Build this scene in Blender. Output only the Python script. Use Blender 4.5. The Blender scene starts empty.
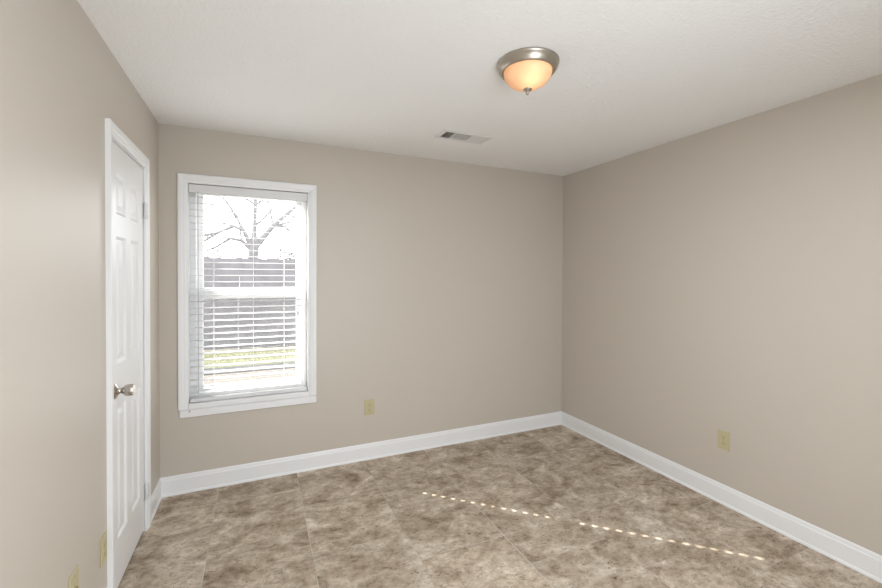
import bpy, bmesh, math, random
from mathutils import Vector, Matrix

random.seed(7)
S = bpy.context.scene
COL = S.collection

# ------------------------------------------------------------------ room measures (metres)
W = 3.3214          # room width, left wall x = 0, right wall x = W
H = 2.44            # ceiling
DEPTH = 3.46        # window wall y = 0, rear wall y = -DEPTH

# ------------------------------------------------------------------ camera
cd = bpy.data.cameras.new('camera')
cam = bpy.data.objects.new('camera', cd)
COL.objects.link(cam)
F_PX, PITCH, ROLL, YAW = 408.41, -0.0124131, 0.00459246, 0.42088398
cd.sensor_fit = 'HORIZONTAL'
cd.sensor_width = 36.0
cd.lens = 36.0 * F_PX / 882.0
cd.shift_y = -13.59 / 882.0
cd.clip_start = 0.05
fw = Vector((math.sin(YAW) * math.cos(PITCH), math.cos(YAW) * math.cos(PITCH), math.sin(PITCH)))
rt = Vector((math.cos(YAW), -math.sin(YAW), 0))
up = rt.cross(fw)
r2 = math.cos(ROLL) * rt + math.sin(ROLL) * up
u2 = -math.sin(ROLL) * rt + math.cos(ROLL) * up
m = Matrix((r2, u2, -fw)).transposed().to_4x4()
m.translation = Vector((0.58973, -3.17914, 1.46218))
cam.matrix_world = m
S.camera = cam

# ------------------------------------------------------------------ sky, sun, added fill lights behind the camera
world = bpy.data.worlds.new('sky')
S.world = world
world.use_nodes = True
wn = world.node_tree.nodes
wbg = wn['Background']
wbg.inputs['Color'].default_value = (0.965, 0.98, 1.0, 1)
wbg.inputs['Strength'].default_value = 4.6

sl = bpy.data.lights.new('sun', 'SUN')
sl.energy = 25.0
sl.angle = math.radians(0.38)
sl.color = (1.0, 0.965, 0.91)
sun = bpy.data.objects.new('sun', sl)
COL.objects.link(sun)
SUN_AZ = Vector((0.727, -0.687)).normalized()
SUN_TAN = 0.667
sd = Vector((SUN_AZ.x, SUN_AZ.y, -SUN_TAN))
sun.rotation_euler = sd.to_track_quat('-Z', 'Y').to_euler()
sun.location = (-6, 8, 8)

al = bpy.data.lights.new('rear_fill_light', 'AREA')  # added fill to brighten the room, out of view by the rear wall
al.shape = 'RECTANGLE'
al.size, al.size_y = 0.72, 1.95
al.energy = 38.5
al.color = (0.865, 0.93, 1.0)
rear_fill = bpy.data.objects.new('rear_fill_light', al)
COL.objects.link(rear_fill)
rear_fill.location = (1.50, -3.40, 1.08)
rear_fill.rotation_euler = (math.radians(90), 0, math.radians(10))      # faces +y from in front of the doorway

cl = bpy.data.lights.new('overhead_fill_light', 'AREA')     # added overhead fill behind the camera, no fixture there
cl.shape = 'RECTANGLE'
cl.size, cl.size_y = 0.9, 0.6
cl.energy = 30.5
cl.color = (0.885, 0.94, 1.0)
overhead_fill = bpy.data.objects.new('overhead_fill_light', cl)
COL.objects.link(overhead_fill)
overhead_fill.location = (1.60, -2.62, 2.40)

S.view_settings.view_transform = 'Standard'
S.view_settings.look = 'None'
S.view_settings.gamma = 1.0
S.view_settings.exposure = 0.0
S.view_settings.use_curve_mapping = False


# ------------------------------------------------------------------ helpers: materials
def srgb(r, g, b):
    def c(v):
        v /= 255.0
        return v / 12.92 if v <= 0.04045 else ((v + 0.055) / 1.055) ** 2.4
    return (c(r), c(g), c(b), 1.0)


def mat(name, color, rough=0.5, metal=0.0, spec=0.5, bump=None, vary=None, trans=0.0):
    """procedural principled material; bump=(scale, strength, distance); vary=(scale, amount)"""
    mt = bpy.data.materials.new(name)
    mt.use_nodes = True
    nt = mt.node_tree
    p = nt.nodes['Principled BSDF']
    p.inputs['Base Color'].default_value = color
    p.inputs['Roughness'].default_value = rough
    p.inputs['Metallic'].default_value = metal
    p.inputs['Specular IOR Level'].default_value = spec
    tc = nt.nodes.new('ShaderNodeTexCoord')
    if vary:
        n = nt.nodes.new('ShaderNodeTexNoise')
        n.inputs['Scale'].default_value = vary[0]
        n.inputs['Detail'].default_value = 5
        nt.links.new(tc.outputs['Object'], n.inputs['Vector'])
        mx = nt.nodes.new('ShaderNodeMixRGB')
        a = vary[1]
        mx.inputs[1].default_value = tuple(c * (1 - a) for c in color[:3]) + (1,)
        mx.inputs[2].default_value = tuple(min(1, c * (1 + a)) for c in color[:3]) + (1,)
        nt.links.new(n.outputs['Fac'], mx.inputs[0])
        nt.links.new(mx.outputs[0], p.inputs['Base Color'])
    if bump:
        n = nt.nodes.new('ShaderNodeTexNoise')
        n.inputs['Scale'].default_value = bump[0]
        n.inputs['Detail'].default_value = 4
        nt.links.new(tc.outputs['Object'], n.inputs['Vector'])
        b = nt.nodes.new('ShaderNodeBump')
        b.inputs['Strength'].default_value = bump[1]
        b.inputs['Distance'].default_value = bump[2]
        nt.links.new(n.outputs['Fac'], b.inputs['Height'])
        nt.links.new(b.outputs['Normal'], p.inputs['Normal'])
    return mt


M = {}
M['wall'] = mat('beige_wall_paint', (0.570, 0.515, 0.446, 1), 0.42, spec=0.45, bump=(140, 0.12, 0.002), vary=(1.3, 0.012))
M['ceiling'] = mat('textured_ceiling_paint', (0.885, 0.88, 0.87, 1), 0.9, spec=0.2, bump=(66, 0.60, 0.008))
M['trim'] = mat('white_trim_paint', (0.85, 0.85, 0.85, 1), 0.35, spec=0.5, vary=(3, 0.01))
M['door'] = mat('white_door_paint', (0.84, 0.84, 0.835, 1), 0.28, spec=0.5, bump=(60, 0.04, 0.001))
M['hinge'] = mat('painted_hinge', (0.74, 0.74, 0.735, 1), 0.38)
M['hinge_screw'] = mat('painted_screw', (0.42, 0.42, 0.41, 1), 0.4)
M['vinyl'] = mat('white_window_vinyl', (0.90, 0.90, 0.90, 1), 0.4)
M['nickel'] = mat('brushed_nickel', (0.46, 0.42, 0.36, 1), 0.38, metal=1.0, bump=(300, 0.03, 0.0005))
M['knob'] = mat('satin_nickel', (0.55, 0.51, 0.46, 1), 0.24, metal=1.0, bump=(300, 0.02, 0.0005))
M['ivory'] = mat('ivory_plastic', srgb(192, 182, 144), 0.38)
M['slot'] = mat('dark_slot', (0.05, 0.045, 0.035, 1), 0.7)
M['screw'] = mat('plate_screw', srgb(170, 160, 122), 0.35, metal=0.3)
M['vent'] = mat('white_register_enamel', (0.74, 0.73, 0.71, 1), 0.45)
M['duct'] = mat('grey_duct', (0.20, 0.195, 0.19, 1), 0.8)
M['cord'] = mat('white_cord', (0.85, 0.85, 0.84, 1), 0.7)
M['wand'] = mat('clear_grey_wand', (0.55, 0.56, 0.58, 1), 0.3)
M['nail'] = mat('dark_nail_head', (0.08, 0.07, 0.06, 1), 0.6)
M['dirt'] = mat('pale_dirt', (0.10, 0.085, 0.07, 1), 0.95, vary=(2.2, 0.3), bump=(20, 0.4, 0.02))
M['grass'] = mat('pale_dry_grass', (0.33, 0.325, 0.185, 1), 0.9, vary=(5, 0.35), bump=(60, 0.6, 0.02))
M['fence'] = mat('weathered_fence_wood', (0.175, 0.167, 0.180, 1), 0.85, vary=(5, 0.35))
M['bark'] = mat('grey_bark', (0.20, 0.193, 0.20, 1), 0.9, vary=(9, 0.3), bump=(30, 0.5, 0.02))
M['shrub'] = mat('grey_green_shrub', (0.20, 0.20, 0.17, 1), 0.9, vary=(6, 0.3))
M['sapling'] = mat('pale_bark', (0.55, 0.54, 0.52, 1), 0.8, vary=(9, 0.1))


def slat_material():
    mt = bpy.data.materials.new('white_blind_slat')
    mt.use_nodes = True
    nt = mt.node_tree
    p = nt.nodes['Principled BSDF']
    p.inputs['Base Color'].default_value = (0.84, 0.84, 0.84, 1)
    p.inputs['Roughness'].default_value = 0.4
    tr = nt.nodes.new('ShaderNodeBsdfTranslucent')
    tr.inputs['Color'].default_value = (0.85, 0.86, 0.87, 1)
    mx = nt.nodes.new('ShaderNodeMixShader')
    mx.inputs[0].default_value = 0.12
    nt.links.new(p.outputs[0], mx.inputs[1])
    nt.links.new(tr.outputs[0], mx.inputs[2])
    nt.links.new(mx.outputs[0], nt.nodes['Material Output'].inputs['Surface'])
    return mt


def glass_material():
    mt = bpy.data.materials.new('window_glass')
    mt.use_nodes = True
    nt = mt.node_tree
    nt.nodes.remove(nt.nodes['Principled BSDF'])
    t = nt.nodes.new('ShaderNodeBsdfTransparent')
    t.inputs['Color'].default_value = (0.96, 0.97, 0.97, 1)
    g = nt.nodes.new('ShaderNodeBsdfGlossy')
    g.inputs['Roughness'].default_value = 0.02
    lw = nt.nodes.new('ShaderNodeLayerWeight')          # Schlick reflectance, the same from both sides
    lw.inputs['Blend'].default_value = 0.5
    pw = nt.nodes.new('ShaderNodeMath')
    pw.operation = 'POWER'
    nt.links.new(lw.outputs['Facing'], pw.inputs[0])
    pw.inputs[1].default_value = 5
    fr = nt.nodes.new('ShaderNodeMath')
    fr.operation = 'MULTIPLY_ADD'
    nt.links.new(pw.outputs[0], fr.inputs[0])
    fr.inputs[1].default_value = 0.96
    fr.inputs[2].default_value = 0.035
    mx = nt.nodes.new('ShaderNodeMixShader')
    nt.links.new(fr.outputs[0], mx.inputs[0])
    nt.links.new(t.outputs[0], mx.inputs[1])
    nt.links.new(g.outputs[0], mx.inputs[2])
    nt.links.new(mx.outputs[0], nt.nodes['Material Output'].inputs['Surface'])
    return mt


def screen_material():
    """insect screen: a fine grey weave, mostly see-through"""
    mt = bpy.data.materials.new('insect_screen')
    mt.use_nodes = True
    nt = mt.node_tree
    p = nt.nodes['Principled BSDF']
    p.inputs['Base Color'].default_value = (0.22, 0.22, 0.23, 1)
    p.inputs['Roughness'].default_value = 0.7
    t = nt.nodes.new('ShaderNodeBsdfTransparent')
    mx = nt.nodes.new('ShaderNodeMixShader')
    mx.inputs[0].default_value = 0.24
    nt.links.new(t.outputs[0], mx.inputs[1])
    nt.links.new(p.outputs[0], mx.inputs[2])
    nt.links.new(mx.outputs[0], nt.nodes['Material Output'].inputs['Surface'])
    return mt


def shade_material():
    """amber alabaster glass: diffuses the bulb's light"""
    mt = bpy.data.materials.new('amber_alabaster_glass')
    mt.use_nodes = True
    nt = mt.node_tree
    p = nt.nodes['Principled BSDF']
    tc = nt.nodes.new('ShaderNodeTexCoord')
    n = nt.nodes.new('ShaderNodeTexNoise')
    n.inputs['Scale'].default_value = 14
    n.inputs['Detail'].default_value = 4
    n.inputs['Distortion'].default_value = 1.5
    nt.links.new(tc.outputs['Object'], n.inputs['Vector'])
    mc = nt.nodes.new('ShaderNodeMixRGB')
    mc.inputs[1].default_value = (0.90, 0.62, 0.42, 1)
    mc.inputs[2].default_value = (0.95, 0.73, 0.55, 1)
    nt.links.new(n.outputs['Fac'], mc.inputs[0])
    p.inputs['Roughness'].default_value = 0.25
    nt.links.new(mc.outputs[0], p.inputs['Base Color'])
    tr = nt.nodes.new('ShaderNodeBsdfTranslucent')
    nt.links.new(mc.outputs[0], tr.inputs['Color'])
    mx = nt.nodes.new('ShaderNodeMixShader')
    mx.inputs[0].default_value = 0.55
    nt.links.new(p.outputs[0], mx.inputs[1])
    nt.links.new(tr.outputs[0], mx.inputs[2])
    nt.links.new(mx.outputs[0], nt.nodes['Material Output'].inputs['Surface'])
    return mt


def floor_material():
    """travertine-look square tiles, half-bond columns along y, thin uneven pale joints"""
    mt = bpy.data.materials.new('travertine_tile')
    mt.use_nodes = True
    nt = mt.node_tree
    p = nt.nodes['Principled BSDF']
    L = nt.links.new

    def mth(op, a, b=None, c=None):
        n = nt.nodes.new('ShaderNodeMath')
        n.operation = op
        for i, v in enumerate((a, b, c)):
            if v is None:
                continue
            if isinstance(v, (int, float)):
                n.inputs[i].default_value = v
            else:
                L(v, n.inputs[i])
        return n.outputs[0]

    tc = nt.nodes.new('ShaderNodeTexCoord')
    sp = nt.nodes.new('ShaderNodeSeparateXYZ')
    L(tc.outputs['Object'], sp.inputs[0])
    x, y = sp.outputs[0], sp.outputs[1]
    u = mth('DIVIDE', mth('SUBTRACT', x, 0.345), 0.502)
    colm = mth('FLOOR', u)
    par = mth('FLOORED_MODULO', colm, 2.0)
    v = mth('ADD', mth('DIVIDE', mth('ADD', y, 0.745), 0.5), mth('MULTIPLY', par, 0.5))
    row = mth('FLOOR', v)
    fu = mth('SUBTRACT', u, colm)
    fv = mth('SUBTRACT', v, row)
    du = mth('MINIMUM', fu, mth('SUBTRACT', 1.0, fu))
    dv = mth('MINIMUM', fv, mth('SUBTRACT', 1.0, fv))
    dist = mth('MULTIPLY', mth('MINIMUM', du, dv), 0.5)
    cid = nt.nodes.new('ShaderNodeCombineXYZ')
    L(colm, cid.inputs[0])
    L(row, cid.inputs[1])
    wh = nt.nodes.new('ShaderNodeTexWhiteNoise')
    wh.noise_dimensions = '3D'
    L(cid.outputs[0], wh.inputs['Vector'])
    off = nt.nodes.new('ShaderNodeVectorMath')
    off.operation = 'MULTIPLY_ADD'
    L(wh.outputs['Color'], off.inputs[0])
    off.inputs[1].default_value = (7, 7, 7)
    L(tc.outputs['Object'], off.inputs[2])

    def noise(scale, detail, dist_, rough=0.55, vec=None, stretch=None):
        n = nt.nodes.new('ShaderNodeTexNoise')
        n.inputs['Scale'].default_value = scale
        n.inputs['Detail'].default_value = detail
        n.inputs['Distortion'].default_value = dist_
        n.inputs['Roughness'].default_value = rough
        src = vec or off.outputs[0]
        if stretch:
            mp = nt.nodes.new('ShaderNodeMapping')
            mp.inputs['Scale'].default_value = stretch
            mp.inputs['Rotation'].default_value = (0, 0, 0.5)
            L(src, mp.inputs['Vector'])
            src = mp.outputs[0]
        L(src, n.inputs['Vector'])
        return n.outputs['Fac']

    def ramp(fac, stops):
        r = nt.nodes.new('ShaderNodeValToRGB')
        e = r.color_ramp.elements
        while len(e) < len(stops):
            e.new(0.5)
        for el, (pos, c) in zip(e, stops):
            el.position = pos
            el.color = c
        L(fac, r.inputs[0])
        return r.outputs[0]

    def mix(fac, a, b, mode='MIX'):
        n = nt.nodes.new('ShaderNodeMixRGB')
        n.blend_type = mode
        for i, vv in ((0, fac), (1, a), (2, b)):
            if isinstance(vv, (int, float)):
                n.inputs[i].default_value = vv
            elif isinstance(vv, tuple):
                n.inputs[i].default_value = vv
            else:
                L(vv, n.inputs[i])
        return n.outputs[0]

    cloud = mth('ADD', mth('MULTIPLY', noise(4.6, 8, 0.8, 0.62, stretch=(1.0, 1.25, 1.0)), 0.62),
                mth('MULTIPLY', noise(14.0, 9, 0.3, 0.72, stretch=(1.0, 1.2, 1.0)), 0.38))
    base = ramp(cloud, [(0.36, (0.225, 0.166, 0.115, 1)), (0.46, (0.395, 0.317, 0.238, 1)),
                 (0.55, (0.535, 0.448, 0.356, 1)), (0.65, (0.72, 0.645, 0.545, 1))])
    fine = ramp(noise(30.0, 8, 0.4, 0.74, stretch=(1.0, 1.4, 1.0)), [(0.34, (0.60, 0.56, 0.52, 1)), (0.48, (1.0, 1.0, 1.0, 1)), (0.70, (1.20, 1.20, 1.19, 1))])
    c1 = mix(0.85, base, fine, 'MULTIPLY')
    # small dark pits and dashes
    pits = ramp(noise(38.0, 5, 1.2, 0.6, stretch=(1.0, 1.9, 1.0)), [(0.33, (0.26, 0.22, 0.18, 1)), (0.40, (1, 1, 1, 1))])
    c2 = mix(0.8, c1, pits, 'MULTIPLY')
    tone = mth('MULTIPLY_ADD', wh.outputs['Value'], 0.12, 0.94)
    tn = nt.nodes.new('ShaderNodeCombineXYZ')
    for i in range(3):
        L(tone, tn.inputs[i])
    c3 = mix(1.0, c2, tn.outputs[0], 'MULTIPLY')
    # joints
    jm = mth('LESS_THAN', dist, 0.0020)
    jn = ramp(noise(3.0, 2, 0, vec=tc.outputs['Object']), [(0.46, (0.06, 0.06, 0.06, 1)), (0.66, (1, 1, 1, 1))])
    jf = mth('MULTIPLY', jm, jn)
    c4 = mix(jf, c3, (0.62, 0.565, 0.49, 1))
    edge = mth('MULTIPLY', mth('LESS_THAN', dist, 0.0032), 0.22)
    c5 = mix(edge, c4, (0.16, 0.125, 0.095, 1))
    c6 = mix(jf, c5, (0.62, 0.565, 0.49, 1))
    L(c6, p.inputs['Base Color'])
    p.inputs['Roughness'].default_value = 0.6
    p.inputs['Specular IOR Level'].default_value = 0.10
    b = nt.nodes.new('ShaderNodeBump')
    b.inputs['Strength'].default_value = 0.12
    b.inputs['Distance'].default_value = 0.003
    L(noise(40.0, 5, 0.5), b.inputs['Height'])
    L(b.outputs[0], p.inputs['Normal'])
    return mt


M['slat'] = slat_material()
M['glass'] = glass_material()
M['screen'] = screen_material()
M['shade'] = shade_material()
M['floor'] = floor_material()


# ------------------------------------------------------------------ helpers: meshes
def box(bm, x0, x1, y0, y1, z0, z1, bevel=0.0, seg=2):
    vs = [bm.verts.new((x, y, z)) for x in (x0, x1) for y in (y0, y1) for z in (z0, z1)]
    q = [(0, 1, 3, 2), (4, 6, 7, 5), (0, 4, 5, 1), (2, 3, 7, 6), (0, 2, 6, 4), (1, 5, 7, 3)]
    fs = [bm.faces.new([vs[i] for i in f]) for f in q]
    if bevel:
        es = list({e for f in fs for e in f.edges})
        bmesh.ops.bevel(bm, geom=es, offset=bevel, segments=seg, affect='EDGES', profile=0.5)


def lathe(bm, prof, center=(0, 0, 0), axis='Z', seg=48, closed_ends=True):
    """prof: list of (radius, height along axis)"""
    cx, cy, cz = center
    rings = []
    for r, h in prof:
        ring = []
        if r < 1e-6:
            pts = [(0, 0, h)]
        else:
            pts = [(r * math.cos(2 * math.pi * i / seg), r * math.sin(2 * math.pi * i / seg), h) for i in range(seg)]
        for a, b, c in pts:
            if axis == 'Z':
                co = (cx + a, cy + b, cz + c)
            elif axis == 'X':
                co = (cx + c, cy + a, cz + b)
            else:
                co = (cx + a, cy + c, cz + b)
            ring.append(bm.verts.new(co))
        rings.append(ring)
    for A, B in zip(rings, rings[1:]):
        if len(A) == 1 and len(B) == 1:
            continue
        for i in range(seg):
            j = (i + 1) % seg
            if len(A) == 1:
                bm.faces.new((A[0], B[i], B[j]))
            elif len(B) == 1:
                bm.faces.new((A[i], A[j], B[0]))
            else:
                bm.faces.new((A[i], A[j], B[j], B[i]))
    if closed_ends:
        for R in (rings[0], rings[-1]):
            if len(R) > 2:
                bm.faces.new(R)


def tube(bm, pts, rads, seg=8):
    """tapering tube along a polyline"""
    rings = []
    n = len(pts)
    pts = [Vector(q) for q in pts]
    for i in range(n):
        t = (pts[min(i + 1, n - 1)] - pts[max(i - 1, 0)]).normalized()
        a = t.cross(Vector((0.31, 0.17, 0.93)))
        if a.length < 1e-3:
            a = t.cross(Vector((1, 0, 0)))
        a.normalize()
        b = t.cross(a)
        r = rads[i] if isinstance(rads, (list, tuple)) else rads
        rings.append([bm.verts.new(pts[i] + r * (a * math.cos(2 * math.pi * k / seg) + b * math.sin(2 * math.pi * k / seg))) for k in range(seg)])
    for A, B in zip(rings, rings[1:]):
        for k in range(seg):
            j = (k + 1) % seg
            bm.faces.new((A[k], A[j], B[j], B[k]))
    bm.faces.new(rings[0])
    bm.faces.new(rings[-1])


def sweep(bm, stations):
    """stations: list of point loops of equal length; joins them and caps both ends"""
    rings = [[bm.verts.new(c) for c in st] for st in stations]
    k = len(rings[0])
    for A, B in zip(rings, rings[1:]):
        for i in range(k):
            j = (i + 1) % k
            bm.faces.new((A[i], A[j], B[j], B[i]))
    bm.faces.new(rings[0])
    bm.faces.new(rings[-1])


def obj(name, bm, material, parent=None, smooth=False, loc=None):
    bmesh.ops.recalc_face_normals(bm, faces=bm.faces)
    me = bpy.data.meshes.new(name)
    if loc:
        bmesh.ops.translate(bm, verts=bm.verts, vec=-Vector(loc))
    bm.to_mesh(me)
    bm.free()
    me.materials.append(material)
    o = bpy.data.objects.new(name, me)
    COL.objects.link(o)
    if parent:
        o.parent = parent
        base, q = Vector((0, 0, 0)), parent
        while q:                        # world place of the parent (no rotations are used)
            base += q.location
            q = q.parent
        o.location = (Vector(loc) if loc else Vector((0, 0, 0))) - base
    elif loc:
        o.location = loc
    if smooth:
        for p in me.polygons:
            p.use_smooth = True
        try:
            me.set_sharp_from_angle(angle=math.radians(35))
        except Exception:
            pass
    return o


def tag(o, label=None, cat=None, group=None, kind=None):
    if label:
        o['label'] = label
    if cat:
        o['category'] = cat
    if group:
        o['group'] = group
    if kind:
        o['kind'] = kind
    return o


def empty(name, loc, label=None, cat=None, group=None, kind=None):
    o = bpy.data.objects.new(name, None)
    COL.objects.link(o)
    o.location = loc
    o.empty_display_size = 0.05
    return tag(o, label, cat, group, kind)


# ------------------------------------------------------------------ room shell
T = 0.14
# window opening in the back wall, door recess in the left wall, doorway in the rear wall
WX0, WX1, WZ0, WZ1 = 0.150, 0.942, 0.565, 2.083
DY0, DY1, DZ = -0.984, -0.372, 2.062          # door rough opening (y from, y to, top)
RX0, RX1, RZ = 1.15, 1.97, 2.06                # doorway behind the camera

bm = bmesh.new()
box(bm, -T, W + T, -DEPTH - 1.4, T, -0.12, 0.0)
tag(obj('floor', bm, M['floor']), 'brown mottled travertine look tile floor in half bond', 'floor', kind='structure')
bm = bmesh.new()
box(bm, -T, W + T, -DEPTH - 1.4, T, H, H + 0.14)
tag(obj('ceiling', bm, M['ceiling']), 'off white ceiling with a fine sprayed texture', 'ceiling', kind='structure')

bm = bmesh.new()
box(bm, 0, WX0, 0, T, 0, H)
box(bm, WX1, W, 0, T, 0, H)
box(bm, WX0, WX1, 0, T, 0, WZ0)
box(bm, WX0, WX1, 0, T, WZ1, H)
tag(obj('wall_back', bm, M['wall']), 'beige painted wall with the window in it', 'wall', kind='structure')
bm = bmesh.new()
box(bm, -T, 0, DY1, T, 0, H)
box(bm, -T, 0, -DEPTH - 1.4, DY0, 0, H)
box(bm, -T, 0, DY0, DY1, DZ, H)
box(bm, -T, -0.11, DY0, DY1, 0, DZ)
tag(obj('wall_left', bm, M['wall']), 'beige painted wall at left with the white door', 'wall', kind='structure')
bm = bmesh.new()
box(bm, W, W + T, -DEPTH - 1.4, T, 0, H)
tag(obj('wall_right', bm, M['wall']), 'plain beige painted wall at right with one outlet', 'wall', kind='structure')
bm = bmesh.new()
box(bm, 0, RX0, -DEPTH - 0.12, -DEPTH, 0, H)
box(bm, RX1, W, -DEPTH - 0.12, -DEPTH, 0, H)
box(bm, RX0, RX1, -DEPTH - 0.12, -DEPTH, RZ, H)
box(bm, 0, W, -DEPTH - 1.4, -DEPTH - 1.28, 0, H)
tag(obj('wall_front', bm, M['wall']), 'beige wall with the open doorway facing the window', 'wall', kind='structure')

# baseboards: flat board, stepped cap, quarter-round shoe at the floor; profile in (out, z)
BASE = [(0, 0), (0.0155, 0), (0.0152, 0.008), (0.0125, 0.014), (0.0095, 0.017), (0.0095, 0.098), (0.0085, 0.102),
        (0.0065, 0.106), (0.0065, 0.113), (0.0045, 0.121), (0.0020, 0.126), (0, 0.126)]


def baseboard(name, label, stations):
    bm = bmesh.new()
    sweep(bm, stations)
    tag(obj(name, bm, M['trim']), label, 'baseboard', kind='structure')


baseboard('baseboard_back', 'white baseboard along the window wall',
          [[(0.0 + o, -o, z) for o, z in BASE], [(W - o, -o, z) for o, z in BASE]])
baseboard('baseboard_right', 'white baseboard along the right wall',
          [[(W - o, -o, z) for o, z in BASE], [(W - o, -DEPTH, z) for o, z in BASE]])
CAS_Y0, CAS_Y1 = -1.020, -0.335
baseboard('baseboard_left', 'short white baseboard between door casing and corner',
          [[(o, CAS_Y1, z) for o, z in BASE], [(o, -o, z) for o, z in BASE]])
baseboard('baseboard_left_near', 'white baseboard on the left wall this side of the door',
          [[(o, -DEPTH, z) for o, z in BASE], [(o, CAS_Y0, z) for o, z in BASE]])

# ------------------------------------------------------------------ door casing and jamb
CASP = [(0, 0), (0, 0.010), (0.004, 0.012), (0.010, 0.012), (0.013, 0.0145), (0.022, 0.0150), (0.026, 0.018),
        (0.040, 0.0195), (0.046, 0.0200), (0.052, 0.0195), (0.056, 0.0175), (0.056, 0)]   # (outward, thickness)
IY0, IY1, IZ = CAS_Y0 + 0.056, CAS_Y1 - 0.056, 2.064
bm = bmesh.new()
sweep(bm, [[(t, IY0 - u, 0) for u, t in CASP], [(t, IY0 - u, IZ + u) for u, t in CASP],
           [(t, IY1 + u, IZ + u) for u, t in CASP], [(t, IY1 + u, 0) for u, t in CASP]])
# jamb boards lining the recess
box(bm, -0.11, 0.001, DY0 - 0.001, IY0 - 0.004, 0, DZ)
box(bm, -0.11, 0.001, IY1 + 0.004, DY1 + 0.001, 0, DZ)
box(bm, -0.11, 0.001, IY0 - 0.004, IY1 + 0.004, IZ - 0.008 + 0.004, DZ + 0.001)
tag(obj('trim_1', bm, M['trim']), 'white moulded casing around the six panel door', 'door trim', kind='structure')

# ------------------------------------------------------------------ door: six raised panels, knob, two hinges
SY0, SY1, SZ0, SZ1 = IY0 + 0.001, IY1 - 0.003, 0.021, 2.052
SX = -0.001
door = empty('door_1', (0, SY0, 0), 'white six panel door with a nickel knob', 'door', kind='structure')
PW = 0.152
MUL = 0.082
ymid = (SY0 + SY1) / 2
pys = [(ymid - MUL / 2 - PW, ymid - MUL / 2), (ymid + MUL / 2, ymid + MUL / 2 + PW)]
pzs = [(0.235, 0.850), (1.045, 1.635), (1.735, 1.925)]
bm = bmesh.new()
ycut = sorted([SY0, SY1] + [v for p in pys for v in p])
zcut = sorted([SZ0, SZ1] + [v for p in pzs for v in p])
cache = {}


def vert(x, y, z):
    k = (round(x, 5), round(y, 5), round(z, 5))
    if k not in cache:
        cache[k] = bm.verts.new((x, y, z))
    return cache[k]


for i in range(len(ycut) - 1):
    for j in range(len(zcut) - 1):
        a, b, c, d = ycut[i], ycut[i + 1], zcut[j], zcut[j + 1]
        if (a, b) in pys and (c, d) in pzs:
            prev = [vert(SX, a, c), vert(SX, b, c), vert(SX, b, d), vert(SX, a, d)]
            for ins, dep in ((0.006, 0.0025), (0.014, 0.0095), (0.022, 0.0095), (0.046, 0.0025)):
                cur = [vert(SX - dep, a + ins, c + ins), vert(SX - dep, b - ins, c + ins),
                       vert(SX - dep, b - ins, d - ins), vert(SX - dep, a + ins, d - ins)]
                for k in range(4):
                    bm.faces.new((prev[k], prev[(k + 1) % 4], cur[(k + 1) % 4], cur[k]))
                prev = cur
            bm.faces.new(prev)
        else:
            bm.faces.new((vert(SX, a, c), vert(SX, b, c), vert(SX, b, d), vert(SX, a, d)))
BX = SX - 0.035
for i in range(len(ycut) - 1):
    a, b = ycut[i], ycut[i + 1]
    for z in (SZ0, SZ1):
        bm.faces.new((vert(SX, a, z), vert(SX, b, z), vert(BX, b, z), vert(BX, a, z)))
for j in range(len(zcut) - 1):
    a, b = zcut[j], zcut[j + 1]
    for y in (SY0, SY1):
        bm.faces.new((vert(SX, y, a), vert(SX, y, b), vert(BX, y, b), vert(BX, y, a)))
for i in range(len(ycut) - 1):
    for j in range(len(zcut) - 1):
        bm.faces.new((vert(BX, ycut[i], zcut[j]), vert(BX, ycut[i + 1], zcut[j]),
                      vert(BX, ycut[i + 1], zcut[j + 1]), vert(BX, ycut[i], zcut[j + 1])))
obj('door_slab', bm, M['door'], door)
KY, KZ = -0.902, 0.932
bm = bmesh.new()
lathe(bm, [(0.0, 0), (0.035, 0.0), (0.035, 0.003), (0.032, 0.006), (0.022, 0.010), (0.014, 0.016), (0.0115, 0.022),
           (0.0115, 0.030)], (SX, KY, KZ), 'X', 40)
rose = obj('knob_rose', bm, M['knob'], door, smooth=True)
bm = bmesh.new()
lathe(bm, [(0.0, 0.024), (0.012, 0.024), (0.0145, 0.030), (0.021, 0.035), (0.0255, 0.041), (0.0272, 0.048), (0.0268, 0.058),
           (0.0250, 0.067), (0.0235, 0.070), (0.020, 0.0695), (0.0, 0.067)], (SX, KY, KZ), 'X', 40)
tag(obj('door_knob', bm, M['knob'], door, smooth=True), 'brushed nickel tulip knob')
for z in (1.818, 0.225):
    bm = bmesh.new()
    hy, hx = SY1 - 0.003, 0.0105
    for k in range(5):
        lathe(bm, [(0.0, k * 0.0178), (0.0068, k * 0.0178), (0.0076, k * 0.0178 + 0.0015), (0.0076, k * 0.0178 + 0.0156), (0.0068, k * 0.0178 + 0.0171), (0, k * 0.0178 + 0.0171)],
              (hx, hy, z - 0.0445), 'Z', 16)
    lathe(bm, [(0.0, -0.048), (0.0035, -0.048), (0.0045, -0.0455), (0.0045, 0.0455), (0.0035, 0.048), (0, 0.048)], (hx, hy, z), 'Z', 12)
    box(bm, SX, SX + 0.0025, hy - 0.020, hy - 0.002, z - 0.0445, z + 0.0445, 0.0006)
    box(bm, 0.001, 0.0185, IY1 - 0.0012, IY1 + 0.020, z - 0.0445, z + 0.0445, 0.0008)
    hg = obj('hinge', bm, M['hinge'], door, smooth=True)
    bm = bmesh.new()
    for dz in (-0.031, 0.0, 0.031):
        lathe(bm, [(0, 0.0), (0.0032, 0.0), (0.0028, 0.0008), (0, 0.001)], (0.0184, IY1 + 0.010, z + dz), 'X', 12)
        lathe(bm, [(0, 0.0), (0.0028, 0.0), (0.0024, 0.0006), (0, 0.0008)], (SX + 0.0024, hy - 0.012, z + dz), 'X', 12)
    obj('screw', bm, M['hinge_screw'], hg, smooth=True)

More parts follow.
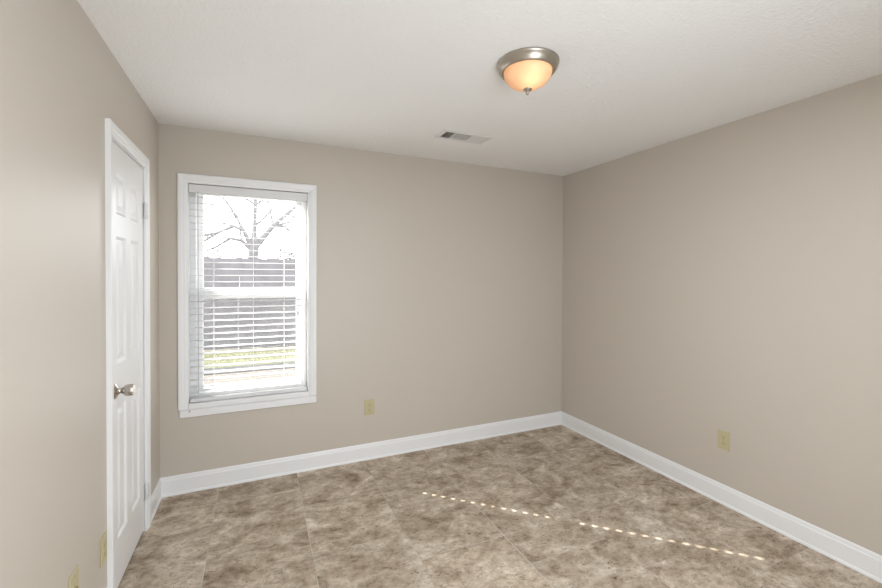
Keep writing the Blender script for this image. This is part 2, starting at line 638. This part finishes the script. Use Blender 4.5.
# ------------------------------------------------------------------ window casing, sill, apron
JX0, JX1, JZ0, JZ1 = 0.164, 0.928, 0.594, 2.069
bm = bmesh.new()
BOT = 0.560
REV = 0.005           # the casing is set back a little from the right jamb
WP = [(0, 0), (0, 0.004), (0.006, 0.0085), (0.014, 0.0110), (0.018, 0.0145), (0.030, 0.0155), (0.036, 0.0175),
      (0.050, 0.0185), (0.056, 0.0180), (0.0595, 0.0150), (0.0595, 0)]
sweep(bm, [[(JX0 - u, -t, BOT) for u, t in WP], [(JX0 - u, -t, JZ1 + u) for u, t in WP],
           [(JX1 + REV + u * 0.92, -t, JZ1 + u) for u, t in WP], [(JX1 + REV + u * 0.92, -t, BOT) for u, t in WP]])
box(bm, JX0, JX1 + REV, -0.0165, 0.0, 0.560, JZ0, 0.003)
# jamb liners lining the opening
box(bm, WX0, JX0, -0.001, T, WZ0, WZ1)
box(bm, JX1, WX1, -0.001, T, WZ0, WZ1)
box(bm, JX0, JX1, -0.001, T, JZ1, WZ1)
box(bm, JX0, JX1, -0.001, T, WZ0, JZ0)
tag(obj('trim_2', bm, M['trim']), 'white moulded casing around the window', 'window trim', kind='structure')
bm = bmesh.new()
box(bm, 0.114, 0.988, -0.0145, 0, 0.506, 0.5545, 0.003)
box(bm, 0.118, 0.984, -0.006, 0, 0.5545, 0.560)
apron = obj('trim_3', bm, M['trim'])
tag(apron, 'flat white apron board under the window casing', 'window trim', kind='structure')
bm = bmesh.new()
lathe(bm, [(0, 0), (0.0045, 0), (0.004, -0.0015), (0, -0.002)], (0.171, -0.0142, 0.5445), 'Y', 12)
obj('nail_head', bm, M['nail'], apron)

# ------------------------------------------------------------------ window: vinyl single hung, insect screen on the lower half
win = empty('window_1', (0.546, 0.10, 0.594), 'white single hung window behind open white blinds', 'window', kind='structure')


def ring(bm, x0, x1, z0, z1, wl, wr, wb, wt, y0, y1, bev=0.003):
    box(bm, x0, x0 + wl, y0, y1, z0, z1, bev)
    box(bm, x1 - wr, x1, y0, y1, z0, z1, bev)
    box(bm, x0 + wl, x1 - wr, y0, y1, z0, z0 + wb, bev)
    box(bm, x0 + wl, x1 - wr, y0, y1, z1 - wt, z1, bev)


bm = bmesh.new()
ring(bm, JX0, JX1, JZ0, JZ1, 0.036, 0.036, 0.03, 0.03, 0.068, T)
obj('window_frame', bm, M['vinyl'], win)
bm = bmesh.new()
ring(bm, 0.199, 0.893, 1.322, 2.045, 0.041, 0.041, 0.046, 0.030, 0.106, 0.128)
us = obj('upper_sash', bm, M['vinyl'], win)
bm = bmesh.new()
box(bm, 0.238, 0.856, 0.115, 0.119, 1.366, 2.017)
obj('upper_pane', bm, M['glass'], us)
bm = bmesh.new()
ring(bm, 0.199, 0.893, 0.618, 1.352, 0.041, 0.041, 0.050, 0.060, 0.078, 0.102)
ls = obj('lower_sash', bm, M['vinyl'], win)
bm = bmesh.new()
box(bm, 0.238, 0.856, 0.088, 0.092, 0.666, 1.294)
obj('lower_pane', bm, M['glass'], ls)
bm = bmesh.new()
vs = [bm.verts.new(c) for c in ((0.200, 0.133, 0.620), (0.892, 0.133, 0.620), (0.892, 0.133, 1.330), (0.200, 0.133, 1.330))]
bm.faces.new(vs)
obj('insect_screen', bm, M['screen'], win)

# ------------------------------------------------------------------ blinds
bl = empty('window_blinds', (0.545, 0.033, 2.06), 'white two inch horizontal blinds lowered with slats open', 'blinds')
SLX0, SLX1 = 0.1705, 0.8840
TILT = 0.0020          # inner edge of every slat hangs lower than the outer edge
bm = bmesh.new()
box(bm, 0.169, 0.922, 0.006, 0.060, 2.016, 2.064, 0.002)
box(bm, 0.1665, 0.9255, 0.000, 0.005, 2.010, 2.0645, 0.0015)
obj('headrail', bm, M['slat'], bl)
zs = [1.988 - 0.0445 * k for k in range(31)]
zs = [z for z in zs if z > 0.640]
SLY0, SLY1 = 0.008, 0.058
for i, z in enumerate(zs):
    bm = bmesh.new()
    t = 0.0011
    n = 6
    top, bot = [], []
    for k in range(n + 1):
        f = k / n
        y = SLY0 + (SLY1 - SLY0) * f
        crown = 0.0014 * (1 - (2 * f - 1) ** 2) + TILT * (f - 0.5)
        top.append((y, z + crown + t))
        bot.append((y, z + crown - t))
    loop = top + bot[::-1]
    sweep(bm, [[(SLX0, y, zz) for y, zz in loop], [(SLX1, y, zz) for y, zz in loop]])
    obj('slat', bm, M['slat'], bl)
bm = bmesh.new()
box(bm, 0.1705, 0.920, 0.006, 0.060, 0.597, 0.620, 0.004)
obj('bottom_rail', bm, M['slat'], bl)
for x in (0.309, 0.558, 0.764):
    bm = bmesh.new()
    for y in (SLY0 - 0.0015, SLY1 + 0.0015):
        tube(bm, [(x, y, 2.02), (x, y, 1.3), (x, y, 0.61)], 0.0011, 6)
    for z in zs:
        tube(bm, [(x + 0.004, SLY0 - 0.0015, z - 0.0022), (x + 0.004, SLY1 + 0.0015, z - 0.0022)], 0.0006, 5)
    obj('ladder_cord', bm, M['cord'], bl)
bm = bmesh.new()
tube(bm, [(0.2215, -0.004, 1.995), (0.2215, -0.0035, 1.4), (0.2215, -0.003, 0.655)], [0.0026, 0.0026, 0.0032], 8)
tube(bm, [(0.2215, 0.004, 2.03), (0.2215, -0.003, 2.012), (0.2215, -0.004, 1.99)], 0.0016, 6)
obj('tilt_wand', bm, M['wand'], bl, smooth=True)
for dx in (-0.004, 0.004):
    bm = bmesh.new()
    tube(bm, [(0.872 + dx, 0.004, 2.02), (0.868 + dx, -0.004, 1.99), (0.862, -0.005, 1.40), (0.856, -0.005, 1.20)], 0.0010, 6)
    obj('lift_cord', bm, M['cord'], bl)
bm = bmesh.new()
lathe(bm, [(0, 0.0), (0.003, 0.0), (0.005, -0.006), (0.008, -0.020), (0.0095, -0.032), (0.0085, -0.037), (0.0, -0.038)], (0.856, -0.005, 1.203), 'Z', 20)
obj('cord_tassel', bm, M['cord'], bl, smooth=True)

# ------------------------------------------------------------------ outlets and wall plates
import itertools


def plate_frame(origin, right, out):
    right, out = Vector(right), Vector(out)
    o = Vector(origin)
    return lambda a, b, c: tuple(o + right * a + Vector((0, 0, 1)) * b + out * c)


def xf(bm, fn):
    for v in bm.verts:
        v.co = Vector(fn(*v.co))


def outlet(origin, right, out, label, w=0.074, h=0.118, duplex=True, group=None):
    fn = plate_frame(origin, right, out)
    root = empty('wall_outlet' if duplex else 'wall_plate', origin, label, 'outlet' if duplex else 'wall plate', group)
    bm = bmesh.new()
    box(bm, -w / 2, w / 2, -h / 2, h / 2, 0, 0.0055, 0.0022, 2)
    xf(bm, fn)
    obj('cover_plate', bm, M['ivory'], root)
    if duplex:
        for s in (-1, 1):
            bm = bmesh.new()
            cz = s * 0.0195
            lathe(bm, [(0, 0.003), (0.0165, 0.003), (0.0165, 0.0068), (0.0155, 0.0074), (0, 0.0074)], (0, cz, 0), 'Z', 28)
            for v in bm.verts:
                v.co.y = cz + max(-0.0125, min(0.0125, v.co.y - cz))
            xf(bm, fn)
            rc = obj('receptacle', bm, M['ivory'], root)
            bm = bmesh.new()
            box(bm, -0.0075, -0.0055, cz - 0.001, cz + 0.0075, 0.0070, 0.0078)
            box(bm, 0.0055, 0.0075, cz - 0.001, cz + 0.0065, 0.0070, 0.0078)
            lathe(bm, [(0, 0.007), (0.0026, 0.007), (0.0026, 0.0078), (0, 0.0078)], (0, cz - 0.0072, 0), 'Z', 12)
            xf(bm, fn)
            tag(obj('slot', bm, M['slot'], rc), 'dark plug slots')
        scs = [0.0]
    else:
        scs = [0.0415, -0.0415]
        bm = bmesh.new()
        lathe(bm, [(0, 0.005), (0.0075, 0.005), (0.0075, 0.008), (0.0048, 0.008), (0.0048, 0.014), (0.0, 0.014)], (0, 0.0, 0), 'Z', 16)
        xf(bm, fn)
        obj('jack', bm, M['screw'], root, smooth=True)
    for cz in scs:
        bm = bmesh.new()
        lathe(bm, [(0, 0.005), (0.0034, 0.005), (0.0030, 0.0068), (0, 0.0072)], (0, cz, 0), 'Z', 14)
        xf(bm, fn)
        obj('screw', bm, M['screw'], root, smooth=True)
    return root


outlet((1.394, 0, 0.413), (1, 0, 0), (0, -1, 0), 'ivory duplex outlet on the back wall right of the window', w=0.082, h=0.121)
outlet((W, -1.540, 0.412), (0, -1, 0), (-1, 0, 0), 'ivory duplex outlet low on the right wall')
outlet((0, -1.0725, 0.318), (0, 1, 0), (1, 0, 0), 'ivory duplex outlet on left wall beside the door casing', w=0.070, h=0.115)
outlet((0, -1.372, 0.365), (0, 1, 0), (1, 0, 0), 'ivory wall plate at bottom left, nearer than the door outlet', w=0.074, h=0.118, duplex=False)

# ------------------------------------------------------------------ ceiling light
LX, LY = 1.724, -1.612
lamp = empty('ceiling_light', (LX, LY, H), 'flush mount ceiling light, nickel rim and lit amber glass bowl', 'ceiling light')
bm = bmesh.new()
lathe(bm, [(0.0, 0.0), (0.138, 0.0), (0.1405, -0.002), (0.141, -0.007), (0.1385, -0.010), (0.1375, -0.013), (0.1365, -0.020),
           (0.132, -0.030), (0.126, -0.038), (0.1225, -0.0425), (0.118, -0.0445), (0.1135, -0.0435), (0.112, -0.036), (0.108, -0.012), (0.0, -0.010)],
      (LX, LY, H), 'Z', 72)
obj('metal_pan', bm, M['nickel'], lamp, smooth=True)
bm = bmesh.new()
prof = []
for k in range(17):
    a = k / 16 * math.pi / 2
    prof.append((0.1105 * math.cos(a) ** 1.12 if k < 16 else 0.0, -0.040 - 0.079 * math.sin(a)))
lathe(bm, prof, (LX, LY, H), 'Z', 64, closed_ends=False)
obj('glass_shade', bm, M['shade'], lamp, smooth=True)
bm = bmesh.new()
lathe(bm, [(0, -0.112), (0.014, -0.114), (0.0195, -0.1165), (0.0205, -0.1195), (0.0185, -0.123), (0.0125, -0.1265), (0.0085, -0.129), (0.0065, -0.133),
           (0.0075, -0.137), (0.0065, -0.141), (0.0035, -0.1445), (0, -0.1455)], (LX, LY, H), 'Z', 28)
obj('finial', bm, M['nickel'], lamp, smooth=True)
bd = bpy.data.lights.new('bulb', 'POINT')
bd.energy = 0.27
bd.color = (1.0, 0.74, 0.48)
bd.shadow_soft_size = 0.018
bulb = bpy.data.objects.new('bulb', bd)
COL.objects.link(bulb)
bulb.parent = lamp
bulb.location = (-0.012, -0.038, -0.058)

# ------------------------------------------------------------------ ceiling register
vent = empty('ceiling_vent', (1.915, -0.600, H), 'white three section air register in the ceiling', 'vent')
VX0, VX1, VY0, VY1 = 1.722, 2.108, -0.690, -0.510
bm = bmesh.new()
fx, fy, zt, zb = 0.031, 0.029, H, H - 0.007


def rect_ring(bm, o, i, zo, zi):
    A = [bm.verts.new((x, y, zo)) for x, y in ((o[0], o[2]), (o[1], o[2]), (o[1], o[3]), (o[0], o[3]))]
    B = [bm.verts.new((x, y, zi)) for x, y in ((i[0], i[2]), (i[1], i[2]), (i[1], i[3]), (i[0], i[3]))]
    for k in range(4):
        bm.faces.new((A[k], A[(k + 1) % 4], B[(k + 1) % 4], B[k]))


out = (VX0, VX1, VY0, VY1)
mid = (VX0 + 0.012, VX1 - 0.012, VY0 + 0.012, VY1 - 0.012)
inn = (VX0 + fx, VX1 - fx, VY0 + fy, VY1 - fy)
rect_ring(bm, out, mid, H - 0.0005, zb)
rect_ring(bm, mid, inn, zb, zb)
rect_ring(bm, inn, inn, zb, H - 0.0002)
S1, S2 = 1.828, 1.962
for sx in (S1, S2):
    box(bm, sx - 0.004, sx + 0.004, VY0 + fy, VY1 - fy, zb + 0.0003, H - 0.0004)
obj('register_frame', bm, M['vent'], vent)
bm = bmesh.new()
box(bm, VX0 + fx, VX1 - fx, VY0 + fy, VY1 - fy, H - 0.0008, H - 0.0003)
obj('duct_opening', bm, M['duct'], vent)


def louvers(x0, x1, along, n, tilt, name='louver_bank'):
    """thin blades tilted about their own length"""
    bm = bmesh.new()
    y0, y1 = VY0 + fy, VY1 - fy
    hw = 0.0030
    for k in range(n):
        f = (k + 0.5) / n
        a = math.radians(tilt)
        w_ = 0.0052
        if along == 'y':
            c = x0 + (x1 - x0) * f
            dx, dz = w_ * math.cos(a), w_ * math.sin(a) * 0.55
            pts = [(c - dx, y0, zb + 0.0032 - dz), (c + dx, y0, zb + 0.0032 + dz), (c + dx, y1, zb + 0.0032 + dz), (c - dx, y1, zb + 0.0032 - dz)]
        else:
            c = y0 + (y1 - y0) * f
            dy, dz = w_ * math.cos(a), w_ * math.sin(a) * 0.55
            pts = [(x0, c - dy, zb + 0.0032 - dz), (x0, c + dy, zb + 0.0032 + dz), (x1, c + dy, zb + 0.0032 + dz), (x1, c - dy, zb + 0.0032 - dz)]
        v = [bm.verts.new(q) for q in pts]
        v2 = [bm.verts.new((q[0], q[1], q[2] + 0.0006)) for q in pts]
        bm.faces.new(v)
        bm.faces.new(v2)
        for i in range(4):
            bm.faces.new((v[i], v[(i + 1) % 4], v2[(i + 1) % 4], v2[i]))
    return obj(name, bm, M['vent'], vent)


louvers(VX0 + fx, S1 - 0.004, 'y', 5, 62)
louvers(S1 + 0.004, S2 - 0.004, 'x', 9, 8)
louvers(S2 + 0.004, VX1 - fx, 'y', 9, -20)

# ------------------------------------------------------------------ outdoors
GZ = -0.30
bm = bmesh.new()
box(bm, -25, 25, T + 0.02, 40, GZ - 0.2, GZ)
tag(obj('ground', bm, M['dirt']), 'pale bare dirt ground outside the window', 'ground', kind='structure')
bm = bmesh.new()
box(bm, -20, 20, 4.98, 5.46, GZ - 0.05, GZ + 0.02, 0.01)  # even grey band across the dirt, window side of the grass
tag(obj('ground_strip', bm, mat('grey_strip', (0.075, 0.075, 0.078, 1), 0.9, vary=(7, 0.2))), 'narrow grey strip beside the grass', 'ground_strip', kind='structure')
bm = bmesh.new()
box(bm, -20, 20, 5.5, 7.4, GZ - 0.005, GZ + 0.012)
rg = random.Random(3)
for k in range(2600):
    gx, gy = rg.uniform(-2.2, 3.2), rg.uniform(5.5, 7.4)
    if abs(gx - 0.176) < 0.06 and abs(gy - 7.2) < 0.06:
        continue
    h_, l1, l2 = rg.uniform(0.03, 0.08), rg.uniform(-0.03, 0.03), rg.uniform(-0.03, 0.03)
    a = bm.verts.new((gx - 0.006, gy, GZ + 0.01))
    b = bm.verts.new((gx + 0.006, gy, GZ + 0.01))
    c = bm.verts.new((gx + l1, gy + l2, GZ + 0.01 + h_))
    bm.faces.new((a, b, c))
tag(obj('grass', bm, M['grass']), 'strip of pale green grass along the fence foot', 'grass', kind='stuff')

FY = 7.5
fence = empty('wooden_fence', (0.4, FY, GZ), 'grey weathered wooden privacy fence outside the window', 'fence')
rf = random.Random(5)
bm = bmesh.new()
x = -9.0
while x < 9.5:
    w_ = 0.138
    top = GZ + 2.14 + rf.uniform(-0.025, 0.025)
    oy = rf.uniform(-0.006, 0.006)
    box(bm, x, x + w_, FY + oy, FY + 0.019 + oy, GZ + 0.03, top)
    x += w_ - 0.004
obj('fence_boards', bm, M['fence'], fence)
for z in (GZ + 0.35, GZ + 1.1, GZ + 1.85):
    bm = bmesh.new()
    box(bm, -9, 9.5, FY + 0.03, FY + 0.07, z, z + 0.085)
    obj('rail', bm, M['fence'], fence)
for x in (-4.6, -2.2, 0.2, 2.6, 5.0):
    bm = bmesh.new()
    box(bm, x, x + 0.09, FY + 0.07, FY + 0.16, GZ, GZ + 2.05)
    obj('post', bm, M['fence'], fence)

# thin pale sapling in front of the fence
bm = bmesh.new()
tube(bm, [(0.176, 7.2, GZ + 0.012), (0.170, 7.2, 0.7), (0.181, 7.2, 1.13), (0.205, 7.2, 1.25), (0.196, 7.2, 1.42)], [0.006, 0.006, 0.009, 0.008, 0.004], 8)
tag(obj('young_sapling', bm, M['sapling'], loc=(0.176, 7.2, GZ)), 'thin pale crooked sapling in front of the fence', 'sapling')

# bare tree beyond the fence
TY = 10.0
rt_ = random.Random(21)
tree = empty('bare_tree', (0.42, TY, GZ), 'large bare grey tree spreading above the fence', 'tree')
bmT = bmesh.new()
tube(bmT, [(0.42, TY, GZ), (0.43, TY, 1.0), (0.44, TY, 1.9), (0.47, TY, 2.25), (0.50, TY, 2.55)], [0.24, 0.17, 0.145, 0.14, 0.11], 14)
obj('trunk', bmT, M['bark'], tree, smooth=True)
bmB = bmesh.new()


def branch(p, d, length, r, depth):
    pts, rads = [p], [r]
    n = 5
    d = d.normalized()
    for k in range(n):
        d = (d + Vector((rt_.uniform(-.22, .22), rt_.uniform(-.22, .22), rt_.uniform(-.14, .20)))).normalized()
        p = p + d * (length / n)
        pts.append(p)
        rads.append(r * (1 - 0.72 * (k + 1) / n))
    tube(bmB, pts, rads, 7 if depth > 1 else 5)
    if depth > 0:
        for k in range(3 if depth > 1 else 4):
            i = rt_.randint(2, n)
            nd = (pts[i] - pts[i - 1]).normalized()
            side = Vector((rt_.uniform(-1, 1), rt_.uniform(-.6, .6), rt_.uniform(-.35, .8)))
            branch(pts[i], nd + side * 0.75, length * rt_.uniform(0.45, 0.7), max(rads[i] * 0.75, 0.006), depth - 1)


def limb(pts, rads, kids):
    pts = [Vector(q) for q in pts]
    tube(bmB, pts, rads, 9)
    for i, d in kids:
        branch(pts[i], Vector(d), rt_.uniform(0.7, 1.2), rads[i] * 0.6, 2)


limb([(0.46, TY, 2.2), (0.72, TY + .05, 2.55), (1.02, TY + .1, 2.95), (1.38, TY + .1, 3.30), (1.85, TY + .2, 3.75), (2.3, TY + .2, 4.5)],
     [0.105, 0.085, 0.070, 0.055, 0.040, 0.02], [(2, (1, 0, .15)), (3, (1, .2, -.2)), (4, (.6, 0, 1)), (2, (-.1, .3, 1)), (4, (1, 0, .2))])
limb([(0.47, TY, 2.3), (0.49, TY, 2.9), (0.52, TY, 3.5), (0.50, TY, 4.3), (0.55, TY, 5.2)], [0.10, 0.06, 0.05, 0.04, 0.02],
     [(1, (1, 0, .9)), (2, (-1, 0, .6)), (3, (1, 0, .7)), (2, (.7, .3, .8))])
limb([(0.44, TY, 2.2), (0.20, TY - .05, 2.75), (-0.05, TY, 2.85), (-0.45, TY, 2.65), (-0.85, TY, 2.35), (-1.4, TY, 2.2)],
     [0.085, 0.055, 0.045, 0.036, 0.028, 0.012], [(1, (-.5, 0, 1)), (2, (-1, 0, .4)), (3, (-1, 0, -.2)), (2, (-.6, 0, -.6))])
limb([(0.44, TY, 2.15), (0.15, TY + .1, 2.45), (-0.15, TY + .1, 2.5), (-0.5, TY + .1, 2.25), (-0.9, TY + .1, 2.05)],
     [0.07, 0.045, 0.038, 0.028, 0.012], [(2, (-1, 0, .1)), (1, (-.3, 0, 1))])
limb([(0.20, TY, 2.75), (-0.05, TY, 3.25), (-0.35, TY, 3.7), (-0.8, TY, 4.1)], [0.035, 0.028, 0.02, 0.01],
     [(1, (-1, 0, .3)), (2, (-.3, 0, 1))])
limb([(1.02, TY + .1, 2.95), (1.30, TY, 2.92), (1.55, TY - .1, 2.72), (1.80, TY - .1, 2.38)], [0.04, 0.03, 0.02, 0.008],
     [(1, (1, 0, .2)), (2, (.6, 0, -.6)), (1, (.5, 0, -.5))])
limb([(1.05, TY, 2.95), (1.20, TY - .2, 2.75), (1.38, TY - .2, 2.45)], [0.025, 0.018, 0.007], [(1, (.6, 0, -.5))])
obj('branches', bmB, M['bark'], tree, smooth=True)


def shrub(loc, rx, rz, n, seed, label):
    r = random.Random(seed)
    root = empty('shrub', loc, label, 'shrub', 'shrubs beyond the fence')
    b1, b2 = bmesh.new(), bmesh.new()
    base = Vector(loc)
    for k in range(14):
        a = r.uniform(0, 2 * math.pi)
        tip = base + Vector((math.cos(a) * rx * r.uniform(.2, .9), math.sin(a) * rx * .4 * r.uniform(.2, .9), rz * r.uniform(.6, 1.0)))
        tube(b1, [base, base.lerp(tip, .5) + Vector((0, 0, .1)), tip], [0.02, 0.012, 0.004], 5)
    for k in range(n):
        a, q = r.uniform(0, 2 * math.pi), math.sqrt(r.random())
        c = base + Vector((math.cos(a) * rx * q, math.sin(a) * rx * .45 * q, rz * (0.25 + 0.75 * r.random() * (1 - .5 * q * q))))
        d1 = Vector((r.uniform(-1, 1), r.uniform(-1, 1), r.uniform(-1, 1))).normalized() * 0.055
        d2 = d1.cross(Vector((r.uniform(-1, 1), r.uniform(-1, 1), r.uniform(-1, 1)))).normalized() * 0.025
        b2.faces.new([b2.verts.new(c + d1), b2.verts.new(c + d2), b2.verts.new(c - d1), b2.verts.new(c - d2)])
    obj('stems', b1, M['bark'], root)
    obj('foliage', b2, M['shrub'], root)


shrub((1.28, 9.0, GZ), 0.50, 2.62, 1500, 1, 'grey green shrub above the fence at right')
shrub((-0.42, 9.2, GZ), 0.55, 2.50, 1300, 2, 'grey green shrub above the fence at left')
